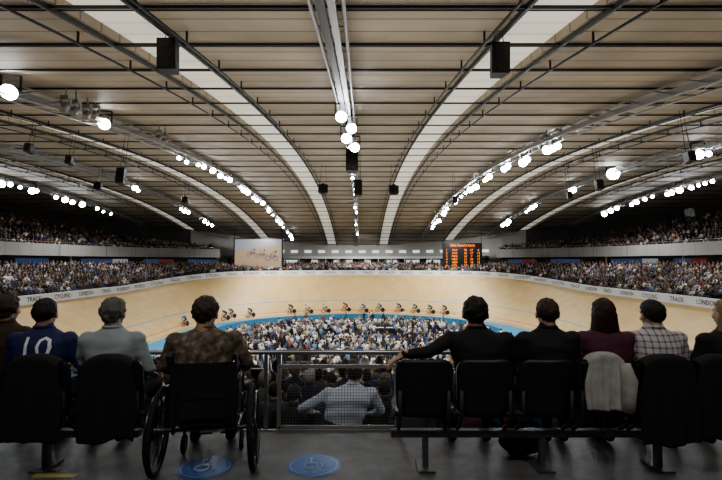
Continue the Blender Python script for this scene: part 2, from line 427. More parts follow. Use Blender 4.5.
person('lower_row_spectator',-.24,5.02,white,trd,S1,H_dk,'short',lean=(.28,.40),voxel=.016,z0=rowz(5.02)+.02,ws=1.25,zs=1,hrot=(-.3,0,-.2),hdrop=.03,arms={-1:[(-.40,.20,.78),(-.30,.42,.68),(.2,.7,-.15)],1:[(.46,.22,.76),(.36,.44,.66),(-.2,.7,-.15)]})
for X,Y,sh,hr,stl,ln in ((-.78,5.6,blackc,H_dk,'short',(0,.1)),(.58,5.6,greyc,H_br,'full',(0,.1)),(-1.5,5.6,blackc,H_br,'short',(0,0)),(1.2,5.6,maroon,H_bl,'long',(0,0)),
   (-.5,6.2,bluec,H_br,'full',(0,.05)),(.3,6.2,blackc,H_dk,'short',(0,.1)),(-1.1,6.2,greyc,H_dk,'short',(0,0)),(.9,6.2,brownc,H_br,'short',(0,0)),(-1.75,6.2,greyc,H_br,'short',(0,0))):
    person('lower_row_spectator',X,Y,sh,trd,S1,hr,stl,lean=ln,voxel=.02,z0=rowz(Y)-.22,zs=1)

# track
mb=MB()
def zb(d,s):
    t=1+d/7.5; return ZI+.15+(zrim(s[2])-ZI-.15)*(t**1.15)
pd=[0,-1.5,-3,-4.6,-4.7,-5.6,-6.5,-6.58,-7.2,-7.26,-7.5]; pm=[0,0,0,1,0,0,2,0,3,0]
for k in range(len(pd)-1):
    band(mb,RG,lambda s:(pd[k],zb(pd[k],s)),lambda s:(pd[k+1],zb(pd[k+1],s)),pm[k],smooth=True)
mb.obj('cycling_track',[M['wood'],M['blue'],M['red'],M['black']])
AP=-12.0
mb=MB()
band(mb,RG,lambda s:(-7.5,ZI+.15),lambda s:(AP,ZI+.02),0)
mb.obj('cote_dazur_apron',[M['blue']])
mb=MB(); vs=[P(s,AP,ZI) for s in RG]; vs.append((CX,(YF+YN)/2,ZI)); n=len(RG)
mb.add(vs,[(i,(i+1)%n,n) for i in range(n)],0); mb.obj('floor_infield',[M['infield']])
mb=MB()
band(mb,RG,lambda s:(0,zrim(s[2])),lambda s:(.02,zrim(s[2])+.85),0)
band(mb,RG,lambda s:(.02,zrim(s[2])+.85),lambda s:(.15,zrim(s[2])+.85),0)
band(mb,RG,lambda s:(.15,zrim(s[2])+.85),lambda s:(.15,zrim(s[2])-.3),0)
words=['LONDON','TRACK','CYCLING','WORLD','VELODROME','TRACK','CYCLING']
for i,s in enumerate(ring_pts(0,3.6)):
    if s[2]<-.6: continue
    vs,fs=txt(words[(i//2)%len(words)],.62)
    n3=Vector((-s[1],-s[2],0)); t3=Vector((0,0,1)).cross(n3); o=Vector(P(s,-.03,zrim(s[2])+.42))
    mb.add([o+t3*v.x+Vector((0,0,1))*v.y for v in vs],fs,1)
mb.obj('trackside_advertising_boards',[M['board'],M['ink']])
mb=MB()
band(mb,RG,lambda s:(AP-.2,ZI),lambda s:(AP-.2,ZI+.7),0)
band(mb,RG,lambda s:(AP-.26,ZI+.7),lambda s:(AP-.26,ZI),0)
band(mb,RG,lambda s:(AP-.18,ZI+.35),lambda s:(AP-.18,ZI+.6),1)
mb.obj('infield_safety_fence',[M['blue'],M['board']])

# lower stand
mb=MB()
band(mb,RG,lambda s:(.15,row_z(0,s)-.05),lambda s:(row_d(0,s),row_z(0,s)-.05),0)
for k in range(NR):
    band(mb,RG,lambda s:(row_d(k,s),row_z(k,s)),lambda s:(row_d(k+1,s),row_z(k,s)),0)
    if k<NR-1: band(mb,RG,lambda s:(row_d(k+1,s),row_z(k,s)),lambda s:(row_d(k+1,s),row_z(k+1,s)),0)
mb.obj('lower_stand',[M['stand']])
def tier_t(s):
    if s[2]>0 : return 1-.80*sst(s[2]/.8)
    return 1
def dwall(s):
    ny=s[2]
    if ny>=0: return 15+11*(1-sst(ny/.8))
    return 26-4*sst(-ny/.9)
mb=MB()
band(mb,RG,lambda s:(dmax(s[2]),ztop(s[2])),lambda s:(dwall(s)+.2,ztop(s[2])),0)
mb.obj('floor_concourse',[M['stand']])
def wtop(s): return RZ(P(s,dwall(s),0)[1])+.05
def sub(cond):
    idx=set(i for i in range(len(RG)) if cond(RG[i]))
    st=[i for i in idx if (i-1)%len(RG) not in idx][0]
    out=[]; i=st
    while i in idx: out.append(RG[i]); i=(i+1)%len(RG)
    return out
for nm_,cond in (('wall_far',lambda s:s[2]>.70),('wall_left',lambda s:s[1]<0 and abs(s[2])<=.72),('wall_right',lambda s:s[1]>0 and abs(s[2])<=.72),('wall_back',lambda s:s[2]<-.70)):
    mb=MB(); ss=sub(cond)
    band(mb,ss,lambda s:(dwall(s),ztop(s[2])-.1),lambda s:(dwall(s),wtop(s)),0,closed=False)
    mb.obj(nm_,[M['palewall'] if nm_=='wall_far' else M['wall']])
NU=11
def ud(k,s): return 12.2+(1+10.5*tier_t(s))*k/NU
def uz(k,s): return 3.1+(5.6*tier_t(s))*k/NU
for side,sg in (('left',-1),('right',1)):
    ss=sub(lambda s:s[1]*sg>0 and -.62<s[2]<.78)
    mb=MB()
    band(mb,ss,lambda s:(11.8,2.35),lambda s:(11.8,3.95),1,closed=False)
    band(mb,ss,lambda s:(11.8,3.95),lambda s:(12.1,3.95),1,closed=False)
    band(mb,ss,lambda s:(12.1,3.95),lambda s:(12.1,3.1),1,closed=False)
    band(mb,ss,lambda s:(11.8,2.35),lambda s:(dwall(s)-.1,2.35),2,closed=False)
    for k in range(NU):
        band(mb,ss,lambda s:(ud(k,s),uz(k,s)),lambda s:(ud(k+1,s),uz(k,s)),0,closed=False)
        band(mb,ss,lambda s:(ud(k+1,s),uz(k,s)),lambda s:(ud(k+1,s),uz(k+1,s)),0,closed=False)
    mb.path([P(s,11.95,4.25) for s in ss],.03,5,3)
    for s in ss[::3]: mb.tube(P(s,11.95,3.95),P(s,11.95,4.25),.02,n=4,mi=3)
    for s in ss[::10]: mb.tube(P(s,12.6,ztop(s[2])),P(s,12.6,2.35),.14,n=8,mi=1)
    for j in range(0,len(ss)-1):
        c=[4,4,2,5,4,2,6,4,4,2,2][(j//2)%11]
        if c==2: continue
        a,b2=ss[j],ss[j+1]
        mb.add([P(a,13.6,1.3),P(b2,13.6,1.3),P(b2,13.6,2.0),P(a,13.6,2.0)],[(0,1,2,3)],c)
    band(mb,ss,lambda s:(13.7,.5),lambda s:(13.7,2.35),2,closed=False)
    mb.obj('upper_tier_balcony',[M['stand'],M['parapet'],M['dark'],M['steel'],M['led1'],M['led2'],M['led3']])
mb=MB()
far=[s for s in RG if s[2]>.80]
band(mb,far,lambda s:(14.9,.5),lambda s:(14.9,2.2),2,closed=False)
band(mb,far,lambda s:(12.7,2.2),lambda s:(12.7,2.7),1,closed=False)
band(mb,far,lambda s:(12.7,2.7),lambda s:(14.9,2.7),1,closed=False)
band(mb,far,lambda s:(12.7,2.2),lambda s:(14.9,2.2),2,closed=False)
for i,s in enumerate(far[::2]):
    mb.beam(P(s,12.75,.5),P(s,12.75,2.2),.16,.16,1)
for i in range(0,len(far)-1):
    if i%7 in(2,5): continue
    a,b2=far[i],far[i+1]
    mb.add([P(a,14.8,.9),P(b2,14.8,.9),P(b2,14.8,1.95),P(a,14.8,1.95)],[(0,1,2,3)],3 if i%3 else 1)
for i in range(0,len(far)-1,2):
    a,b2=far[i],far[min(i+1,len(far)-1)]
    mb.add([P(a,14.8,3.5),P(b2,14.8,3.5),P(b2,14.8,4.0),P(a,14.8,4.0)],[(0,1,2,3)],3)
mb.obj('hospitality_boxes',[M['stand'],M['board'],M['dark'],M['win']])

# ------------------------------------------------------------ ceiling
SC=[5.6,19.2,32.0]; TR=[0,13.0,25.5,38.0]; hw=.88
edges=[-60.]; 
for c in sorted([-x for x in SC]+SC): edges+= [CX-.2+c-hw,CX-.2+c+hw]
edges.append(60.)
ys=[-12+1.5*i for i in range(83)]
mb=MB(); nx=len(edges)
cols=[]
for i in range(nx-1): cols.append((edges[i],edges[i+1],1 if i%2==1 else 0))
for (a,b2,mi) in cols:
    vs=[];
    for y in ys:
        off=.25 if mi else 0
        vs+= [(a,y,RZ(y)+off),(b2,y,RZ(y)+off)]
    mb.add(vs,[(2*i,2*i+2,2*i+3,2*i+1) for i in range(len(ys)-1)],mi,True)
    if mi:
        for xx in(a,b2):
            vs=[]
            for y in ys: vs+=[(xx,y,RZ(y)),(xx,y,RZ(y)+.25)]
            mb.add(vs,[(2*i,2*i+1,2*i+3,2*i+2) for i in range(len(ys)-1)],0)
mb.obj('ceiling',[M['ceil'],M['strip']])
def lbeam(mb,x,drop,w,h,mi,y0=-9,y1=104,st=3):
    y=y0
    while y<y1:
        mb.beam((x,y,RZ(y)-drop),(x,y+st,RZ(y+st)-drop),w,h,mi); y+=st
mb=MB(); T0=CX-.2
for c in SC:
    for sg in(-1,1):
        for e in(-1.02,1.02): lbeam(mb,T0+sg*c+e,.10,.08,.12,0)
        for e in(1.5,-1.5): lbeam(mb,T0+sg*(c+e),.35,.05,.06,0)
for i in range(38):
    y=-7+3*i
    wy=56 if y<70 else 56-(y-70)*.9
    mb.box((0,y,RZ(y)-.08),(2*wy,.055,.07),0)
    mb.box((0,y+.35,RZ(y+.35)-.03),(2*wy,.03,.03),0)
for c in SC:
    for sg in(-1,1):
        for i in range(34):
            y=-6+3*i; x=T0+sg*(c+1.5); mb.box((x,y+1,RZ(y+1)-.2),(.05,.05,.36),0); x=T0+sg*(c-1.5); mb.box((x,y+1,RZ(y+1)-.2),(.05,.05,.36),0)
mb.obj('roof_purlins',[M['black']])
def truss(name,x,drop=1.0,w=.4,mi=0,y0=-8,y1=102,big=False):
    mb=MB(); st=2.
    n=int((y1-y0)/st)
    for i in range(n):
        a=y0+st*i; b2=a+st
        for sx in(-w,w):
            mb.tube((x+sx,a,RZ(a)-drop),(x+sx,b2,RZ(b2)-drop),.05,n=5)
            mb.tube((x+sx,a,RZ(a)-drop),(x,b2,RZ(b2)-.2),.022,n=4)
        mb.tube((x,a,RZ(a)-.2),(x,b2,RZ(b2)-.2),.045,n=5)
        mb.tube((x-w,a,RZ(a)-drop),(x+w,a,RZ(a)-drop),.03,n=4)
        mb.tube((x-w,a,RZ(a)-drop),(x+w,b2,RZ(b2)-drop),.02,n=4)
    if big:
        lbeam(mb,x+.12,drop+.12,.16,.08,0,y0,y1-2,2)
        lbeam(mb,x-.12,drop+.06,.20,.08,1,y0,y1-2,2)
    else:
        lbeam(mb,x,drop-.25,.30,.22,0,y0,y1-2,2)
    return mb.obj(name,[M['truss'],M['black']])
truss('lighting_truss',T0,.55,.34,big=True,y0=-7)
for c in TR[1:]:
    for sg in(-1,1): truss('lighting_truss',T0+sg*c,.8,.42,y1=100 if c<20 else (96 if c<30 else 86),y0=-6 if c<20 else (-2 if c<30 else 10))

def lamp(mb,p,d,r):
    p=Vector(p); d=Vector(d).normalized()
    mb.tube(p-d*r*1.6,p,r*.55,r,16,0)
    a,b2=mb.frame(d); R=Matrix((a,b2,d)).transposed()
    mb.ell(p,(r*.95,r*.95,r*.35),1,18,8,R)
    top=p-d*r*.8+Vector((0,0,r*2.0))
    mb.beam(p-d*r*.8+a*r*1.05,top+a*r*1.05,r*.15,r*.3,0); mb.beam(p-d*r*.8-a*r*1.05,top-a*r*1.05,r*.15,r*.3,0)
    mb.beam(top+a*r*1.1,top-a*r*1.1,r*.2,r*.2,0); mb.tube(top,top+Vector((0,0,.35)),.03,n=4)
def lamps(name,lst,r=.22):
    mb=MB()
    for (x,y,*q) in lst:
        rr=(q[0] if q else r)*1.1
        dr=q[1] if len(q)>1 else 1.0
        lamp(mb,(x,y,RZ(y)-dr),Vector((-x*.6,-22,-16)),rr)
    mb.obj(name,[M['black'],M['lamp']])
L=T0
lamps('floodlight_row',[(L-.15,20.5,.23,1.2),(L+.25,22.5,.23,1.4),(L-.05,24.5,.25,1.6),(L+.35,26.5,.25,1.8)]+[(L+random.uniform(-.2,.2),y,.15,.9) for y in (33,37,44,49,56,60,70,74,84,92)])
def grp(x,groups,r):
    out=[]
    for (y0,n,sp) in groups:
        for i in range(n): out.append((x+random.uniform(-.25,.25),y0+i*sp,r*random.choice([.6,.8,1,1.2]),1.0+random.uniform(-.05,.15)))
    return out
lamps('floodlight_row',[(L-12.6,17.9,.28,.70),(L-12.8,25.,.28,.75)]+grp(L-13,[(36.5,2,1.6),(40,3,1.8),(46.5,3,1.6),(54,3,2),(61.5,3,2.2),(70,3,2.3),(80,3,2.4),(90,3,3)],.25))
lamps('floodlight_row',grp(L+13.5,[(31.0,4,.75),(36.8,3,.8),(41,3,.9),(47,3,1.3),(54,3,1.8),(61,3,2),(70,3,2.3),(80,4,2.3)],.27))
lamps('floodlight_row',[(L-25.5,32,.2)]+grp(L-25.5,[(55,2,1.2),(70,3,1.5),(80,3,2)],.30))
lamps('floodlight_row',[(L+25.5,47,.55,.8)]+grp(L+25.5,[(34,2,1.3),(56,2,1.2),(68,4,1.4),(80,3,2)],.30))
lamps('floodlight_row',grp(L-38,[(46,3,1.1),(50.5,4,1.2),(56,2,1.3),(61,4,1.8),(70,3,2)],.30))
lamps('floodlight_row',grp(L+38,[(46,3,1.1),(50.5,4,1.2),(56,3,1.3),(61,4,1.8),(70,3,2)],.30))

def speaker(X,Y,z,w,h,d=.5,tilt=.25):
    e=empty('hanging_loudspeaker',(X,Y,z),(-tilt,0,0)); mb=MB()
    hw_=w/2
    vs=[(-hw_,-d/2,-h/2),(hw_,-d/2,-h/2),(hw_*.7,d/2,-h/2),(-hw_*.7,d/2,-h/2),(-hw_,-d/2,h/2),(hw_,-d/2,h/2),(hw_*.7,d/2,h/2),(-hw_*.7,d/2,h/2)]
    mb.add(vs,[(3,2,1,0),(4,5,6,7),(0,1,5,4),(1,2,6,5),(2,3,7,6),(3,0,4,7)],0)
    mb.box((0,-d/2-.01,0),(w*.92,.02,h*.95),1)
    for i in range(3): mb.tube((0,-d/2-.035,-h*.3+i*h*.3),(0,-d/2-.02,-h*.3+i*h*.3),w*.3,n=14,mi=0)
    mb.obj('cabinet',[M['black'],M['black']],e)
    mb=MB(); top=RZ(Y)-z-.05
    for sx in(-1,1): mb.tube((sx*w*.35,0,h/2-.03),(sx*w*.2,0,max(top,h/2+.1)),.014,n=5)
    mb.beam((-w*.4,0,h/2+.04),(w*.4,0,h/2+.04),.05,.05)
    mb.obj('hanging_bracket',[M['black']],e)
def place(px,py,Y): return ((px-361)/F*Y, CZ+(HZ-py)/F*Y)
for px,py,Y,w,h in ((166,53,13.3,.52,.86),(501,57,13.3,.5,.86),(352,160,28,.7,1.4),(358,188,36,.6,1.2),(120,176,30,.5,1.0),(323,189,45,.9,.8),(394,190,45,.9,.8),(600,185,34,.5,.7),(692,157,24,.4,.5),(68,160,30,.4,.5),(27,148,26,.35,.45),(690,213,50,.8,.8),(97,186,46,.7,.6),(455,200,50,.5,.6),(570,195,40,.4,.6),(185,200,50,.6,.6)):
    X,z=place(px,py,Y); speaker(X,Y,min(z,RZ(Y)-.5),w,h,tilt=.2 if Y>20 else -.05)
mb=MB()
for px,py,Y in ((62,104,20),(72,108,20.6),(84,112,22),(92,112,23),(157,136,29),(163,139,30),(548,140,31.2),(560,134,30)):
    X,z=place(px,py,Y)
    mb.tube((X,Y,z),(X+.05,Y-.3,z-.25),.17,.13,10,0); mb.box((X,Y,z+.32),(.35,.3,.18),0)
    mb.beam((X-.18,Y,z),(X-.18,Y,z+.3),.05,.08); mb.beam((X+.18,Y,z),(X+.18,Y,z+.3),.05,.08)
    mb.tube((X,Y,z+.3),(X,Y,RZ(Y)-.05),.04,n=5)
mb.obj('moving_head_stage_lights',[M['truss']])

# ------------------------------------------------------------ screen + scoreboard
def panel(name,x0,x1,z0,z1,Y):
    e=empty(name,((x0+x1)/2,Y,(z0+z1)/2)); w=x1-x0; h=z1-z0
    mb=MB(); mb.box((0,.25,0),(w,.5,h),0)
    for sx in(-.48,.48): mb.beam((w*sx,0,h/2),(w*sx,0,RZ(Y)-(z0+z1)/2-.1),.08,.08,0)
    for sx in(-.3,.3): mb.beam((w*sx,.25,-h/2),(w*sx,.25,-h/2-1.0),.12,.12,0)
    mb.obj('housing',[M['black']],e); return e,w,h
e,w,h=panel('video_screen',-24.1,-14.8,.3,6.0,91)
mb=MB(); w2,h2=w*.95,h*.93
mb.add([(-w2/2,-.02,-h2/2),(w2/2,-.02,-h2/2),(w2/2,-.02,h2*.30),(-w2/2,-.02,h2*.10)],[(0,1,2,3)],0)
mb.add([(-w2/2,-.02,h2*.10),(w2/2,-.02,h2*.30),(w2/2,-.02,h2/2),(-w2/2,-.02,h2/2)],[(0,1,2,3)],1)
for cx,cz,s,c2 in ((-1.2,.1,.55,2),(.6,-.1,.62,3),(2.6,-.5,.75,2)):
    for dx in(-1,1):
        pts=[(cx+dx*s+math.cos(t)*s*.6,-.05,cz-s*.6+math.sin(t)*s*.6) for t in [2*math.pi*i/14 for i in range(14)]]
        mb.path(pts,.06*s,4,2,closed=True)
    for a,b2 in (((-1,-.6),(-.3,.1)),((-.3,.1),(.8,.15)),((.8,.15),(1,-.6)),((-.3,.1),(0,-.6)),((0,-.6),(.8,.1)),((-.5,.5),(.7,1.)),((.7,1.),(1,.3)),((-.5,.5),(.1,-.1)),((.1,-.1),(-.1,-.6))):
        mb.beam((cx+a[0]*s,-.06,cz+a[1]*s),(cx+b2[0]*s,-.06,cz+b2[1]*s),.20*s,.05,c2 if a==(-.5,.5) or a==(.7,1.) else 2)
    mb.ell((cx+1.0*s,-.06,cz+1.15*s),(.25*s,.03,.25*s),2,10,6)
mb.obj('picture',[M['tan_led'],M['grey_led'],M['dark_led'],M['pink_led']],e)
e,w,h=panel('scoreboard',15.5,22.9,-.1,5.1,91)
mb=MB()
vs,fs=txt('MEN POINTS RACE',.55); mb.add([(v.x,-.03,v.y+h*.40) for v in vs],fs,0)
for r in range(7):
    z=h*.24-r*.58
    for cxp,string in ((-3.0,str(r+1)),(-1.5,random.choice(['GBR','AUS','NED','NZL','FRA','GER','ESP'])),(.55,str(random.randint(10,99))),(1.7,str(random.randint(1,30))),(3.0,str(random.randint(1,20)))):
        vs,fs=txt(string,.56); mb.add([(v.x+cxp,-.03,v.y+z) for v in vs],fs,0)
mb.obj('led_digits',[M['orange']],e)

# ------------------------------------------------------------ cyclists
jer=[mat('jersey_'+n,c,.5) for n,c in (('blue',(.03,.09,.35)),('red',(.35,.03,.03)),('white',(.55,.55,.55)),('black',(.03,.03,.03)),('green',(.04,.14,.07)),('navy',(.02,.03,.12)))]
msk=mat('rider_skin',(.33,.20,.14),.6)
def cyc_mesh(i):
    mb=MB()
    for sx in(-.5,.5):
        mb.path([(sx+.33*math.cos(t),0,.34+.33*math.sin(t)) for t in [2*math.pi*k/18 for k in range(18)]],.025,5,0,closed=True)
        if sx<0: mb.tube((sx,-.01,.34),(sx,.01,.34),.31,n=18,mi=0)
        else:
            for k in range(8):
                t=math.pi*k/4; mb.beam((sx,0,.34),(sx+.32*math.cos(t),0,.34+.32*math.sin(t)),.01,.01,0)
    BB=(-.05,0,.3);ST=(-.2,0,.88);HD=(.38,0,.85)
    for a,b2 in ((BB,ST),(BB,HD),(ST,HD),(BB,(-.5,0,.34)),(ST,(-.5,0,.34)),(HD,(.5,0,.34))): mb.tube(a,b2,.024,n=6,mi=0)
    mb.box((-.22,0,.93),(.26,.12,.05),0)
    mb.path([(.38,0,.92),(.45,.18,.9),(.55,.19,.85),(.52,.19,.74),(.44,.19,.73)],.015,5,0); mb.path([(.38,0,.92),(.45,-.18,.9),(.55,-.19,.85),(.52,-.19,.74),(.44,-.19,.73)],.015,5,0)
    mb.path([(-.28,0,.95),(-.22,0,1.06),(0,0,1.25),(.2,0,1.33),(.30,0,1.33),(.36,0,1.36)],[.11,.14,.15,.16,.09,.055],10,2)
    mb.ell((.44,0,1.40),(.10,.08,.11),3,10,8); mb.ell((.42,0,1.45),(.15,.095,.09),1,10,8)
    for sy,kn,an in ((.1,(.12,.1,.80),(.0,.11,.42)),(-.1,(.16,-.1,.68),(-.1,-.11,.2))):
        mb.path([(-.22,sy,.98),kn],[.09,.065],8,0); mb.path([kn,an],[.062,.04],8,3)
        mb.path([an,(an[0]+.16,an[1],an[2]-.04)],[.045,.035],6,1)
    for sy in(-1,1):
        mb.path([(.22,sy*.15,1.28),(.32,sy*.2,1.03)],[.06,.045],7,2); mb.path([(.32,sy*.2,1.03),(.50,sy*.19,.80)],[.042,.035],7,3)
    return mb.mesh('cyclist_%d'%i,[M['black'],jer[(i+2)%6],jer[i],msk])
cms=[cyc_mesh(i) for i in range(6)]
FINE=[s for s in ring(600,4) if s[0]==YF and s[2]>.05]
def cyclist(px,d,i=0):
    best=None
    for s in FINE:
        p=P(s,d,zb(d,s)); q=361+F*p[0]/p[1]
        if best is None or abs(q-px)<best[0]: best=(abs(q-px),s,p)
    _,s,p=best
    o=bpy.data.objects.new('track_cyclist',cms[i%6]); link(o); o.location=(p[0],p[1],p[2]+.05)
    o.rotation_euler=Euler((math.radians(8),0,math.atan2(s[1],-s[2])))
for i,px in enumerate((187,227,233,252,292,309,326,346,364,380,399,415,430,444)): cyclist(px,random.uniform(-7.2,-6.9),(i*5+i//3)%6)

# ------------------------------------------------------------ platform + barrier
mb=MB(); mb.box((0,-2.1,-.14),(15,12.9,.28),0); mb.box((0,4.36,-.14),(15,.03,.30),1)
mb.obj('floor_platform',[M['floor'],M['truss']])
def ell_decal(name,px,py,rad,mi_m):
    Y=CZ*F/(py-HZ); X=(px-361)/F*Y
    mb=MB(); n=40
    for k,(r,zz,mi) in enumerate(((rad,.003,0),(rad*.88,.005,1),(rad*.85,.007,0))):
        mb.add([(r*math.cos(2*math.pi*i/n),r*math.sin(2*math.pi*i/n),zz) for i in range(n)],[tuple(range(n))],mi)
    mb.path([(.05*math.cos(t)-.02,.05*math.sin(t)-.03,.009) for t in [2*math.pi*k/20 for k in range(20)]],.006,4,1,closed=True)
    mb.path([(-.03,.08,.009),(-.02,.01,.009),(.05,.01,.009),(.07,-.06,.009),(.09,-.06,.009)],.007,4,1)
    mb.ell((-.03,.105,.009),(.018,.018,.004),1,10,6)
    mb.obj(name,[mi_m,M['decalw']],loc=(X,Y,0))
ell_decal('floor_sign',209,463,.2,M['decal']); ell_decal('floor_sign',315,461,.2,M['decal']); 
mb=MB(); mb.box((0,0,.002),(.3,.06,.003),0); mb.box((-.1,.1,.002),(.12,.05,.003),0); mb.obj('floor_marking',[M['yellow']],loc=(-2.15,3.45,0))

e=empty('safety_barrier',(0,4.42,0)); mb=MB()
rz=.68
mb.tube((-3.6,0,rz),(3.6,0,rz),.022,n=10,mi=0)
for x in (-2.9,-1.95,-.86,-.74,.32,1.4,2.4,3.4): mb.box((x,0,rz/2-.05),(.035,.035,rz+.08),0)
mb.tube((-3.6,0,rz-.15),(-.86,0,rz-.15),.010,n=6); mb.tube((.32,0,rz-.15),(3.6,0,rz-.15),.010,n=6)
mb.obj('rail_and_posts',[M['steel']],e)
mb=MB(); x0,x1,z0,z1=-.74,.32,-.12,.56
for z,hh in((z1,.03),(z0+.05,.10),(z0+.14,.03)): mb.box(((x0+x1)/2,-.025,z),(x1-x0,.03,hh),0)
for x in(x0,x1): mb.box((x,-.025,(z0+z1)/2),(.03,.03,z1-z0),0)
x=x0+.02
while x<x1: mb.box((x,-.02,(z0+z1)/2),(.003,.003,z1-z0),1); x+=.026
z=z0
while z<z1: mb.box(((x0+x1)/2,-.022,z),(x1-x0,.003,.003),1); z+=.026
mb.obj('mesh_panel',[M['truss'],M['beamg']],e)

# ------------------------------------------------------------ seats
def chair_mesh():
    mb=MB(); n=18; m=14
    def bp(u,v):
        hwid=.205*(1-.06*(1-v)); zb_,zt=.415,.82
        x=u*hwid; z=zb_+(zt-zb_)*v
        r=.085
        for zz,sg in ((zt-r,1),(zb_+r,-1)):
            ax=abs(x)-(hwid-r); az=(z-zz)*sg
            if ax>0 and az>0:
                l=math.hypot(ax,az); mx=max(ax,az)
                if l>1e-6: k=mx/l; x=math.copysign((hwid-r)+ax*k,x); z=zz+sg*az*k
        y=-.02-.07*v+.05*(u*u)
        return x,y,z
    vs=[];
    for t in(0,.022):
        for j in range(m+1):
            for i in range(n+1):
                x,y,z=bp(-1+2*i/n,j/m); vs.append((x,y-t,z))
    N=(n+1)*(m+1); fs=[]
    for j in range(m):
        for i in range(n):
            a=j*(n+1)+i; fs.append((a,a+1,a+n+2,a+n+1)[::-1]); fs.append((N+a,N+a+1,N+a+n+2,N+a+n+1))
    for i in range(n):
        fs.append((i,i+1,N+i+1,N+i)); a=m*(n+1)+i; fs.append((a,N+a,N+a+1,a+1))
    for j in range(m):
        a=j*(n+1); b2=a+n+1; fs.append((a,N+a,N+b2,b2)); a+=n; b2+=n; fs.append((a,b2,N+b2,N+a))
    mb.add(vs,fs,0,True)
    vs=[];ns=10;
    for t in(0,-.03):
        for j in range(ns+1):
            for i in range(ns+1):
                u=-1+2*i/ns; v=j/ns; vs.append((u*.21*(1-.12*max(0,v-.8)/.2),.0+.40*v,.425+.015*u*u-.02*math.sin(v*3.14)+t))
    N=(ns+1)**2; fs=[]
    for j in range(ns):
        for i in range(ns):
            a=j*(ns+1)+i; fs.append((a,a+1,a+ns+2,a+ns+1)); fs.append((N+a,N+a+ns+1,N+a+ns+2,N+a+1))
    for i in range(ns):
        fs.append((i,N+i,N+i+1,i+1)); a=ns*(ns+1)+i; fs.append((a,a+1,N+a+1,N+a))
        a=i*(ns+1); fs.append((a,a+ns+1,N+a+ns+1,N+a)); a+=ns; fs.append((a,N+a,N+a+ns+1,a+ns+1))
    mb.add(vs,fs,0,True)
    for sx in(-.17,.17):
        mb.path([(sx,-.055,.60),(sx,-.045,.42),(sx,.02,.34),(sx,.12,.28)],.014,6,1)
        mb.path([(sx,.30,.40),(sx,.12,.29)],.014,6,1)
    for sx in(-.215,.215): mb.tube((sx-.01,.01,.42),(sx+.01,.01,.42),.04,n=12,mi=1)
    return mb.mesh('folding_seat_mesh',[M['plastic'],M['dark']])
CMESH=chair_mesh()
SY=3.47
def chair(X):
    o=bpy.data.objects.new('folding_seat',CMESH); link(o); o.location=(X,SY,0)
for px in (424,485,546,605,662,716): chair((px-361)/F*(SY-.07))
for px in (-30,42,115): chair((px-361)/F*(SY-.07))
def beamrow(x0,x1):
    mb=MB(); mb.box(((x0+x1)/2,SY+.12,.25),(x1-x0,.06,.05),0)
    x=x0+.25
    while x<x1:
        mb.box((x,SY+.12,.12),(.04,.05,.23),0); mb.box((x,SY+.12,.01),(.12,.22,.015),0); x+=.85
    mb.obj('seat_mounting_beam',[M['beamg']])
beamrow(.22,3.2); beamrow(-3.4,-1.62)

def drape(name,X,m,w=.40,zt=.845,back=.40,seed=0,arm=False):
    mb=MB(); nu,nv=34,40; vs=[]
    for j in range(nv+1):
        v=j/nv; Lf=.12; Lb=back; s=v*(Lf+Lb+.09)
        for i in range(nu+1):
            u=-1+2*i/nu
            if s<Lf: y=-.045;  z=zt-Lf+s; k=0
            elif s<Lf+.09:
                t=(s-Lf)/.09*math.pi; y=-.092+.047*math.cos(t); z=zt+.02*math.sin(t); k=0
            else: y=-.139; z=zt-(s-Lf-.09); k=(s-Lf-.09)/Lb
            fold=(math.sin(u*7+seed+k*.8)+.5*math.sin(u*15+seed*2))*.010*k
            x=u*w/2*(.82+.20*min(1,k*2.5)-.08*max(0,k-.6)/.4+.04*noise.noise(Vector((k*2,seed,1))))
            zz=z-.05*abs(u)**3+ noise.noise(Vector((u*.9,seed,5)))*.06*k+.05*k*abs(u)**4
            vs.append((x,y-abs(fold)*1.2 if s>=Lf+.09 else y,zz))
    fs=[(j*(nu+1)+i,j*(nu+1)+i+1,(j+1)*(nu+1)+i+1,(j+1)*(nu+1)+i) for j in range(nv) for i in range(nu)]
    mb.add(vs,fs,0,True)
    if arm: mb.path([(w*.40,-.15,zt-.05),(w*.47,-.17,zt-.16),(w*.44,-.165,zt-.28),(w*.45,-.16,zt-.36)],[.03,.042,.038,.032],12,0)
    o=mb.obj(name,[m],loc=(X,SY,0)); sm=o.modifiers.new('thick','SOLIDIFY'); sm.thickness=.008; return o
coatm=mat('light_coat',(.38,.37,.36),.9,nscale=10,namt=.3,bump=.1,bscale=30)
drape('draped_coat',px2x(601,SY-.1),coatm,.30,.85,.36,1.,True)
for px,sd in ((40,2.),(113,3.),(662,4.5),(716,5.)): drape('draped_jacket',px2x(px,SY-.1),blackc,.41,.835,.56,sd)

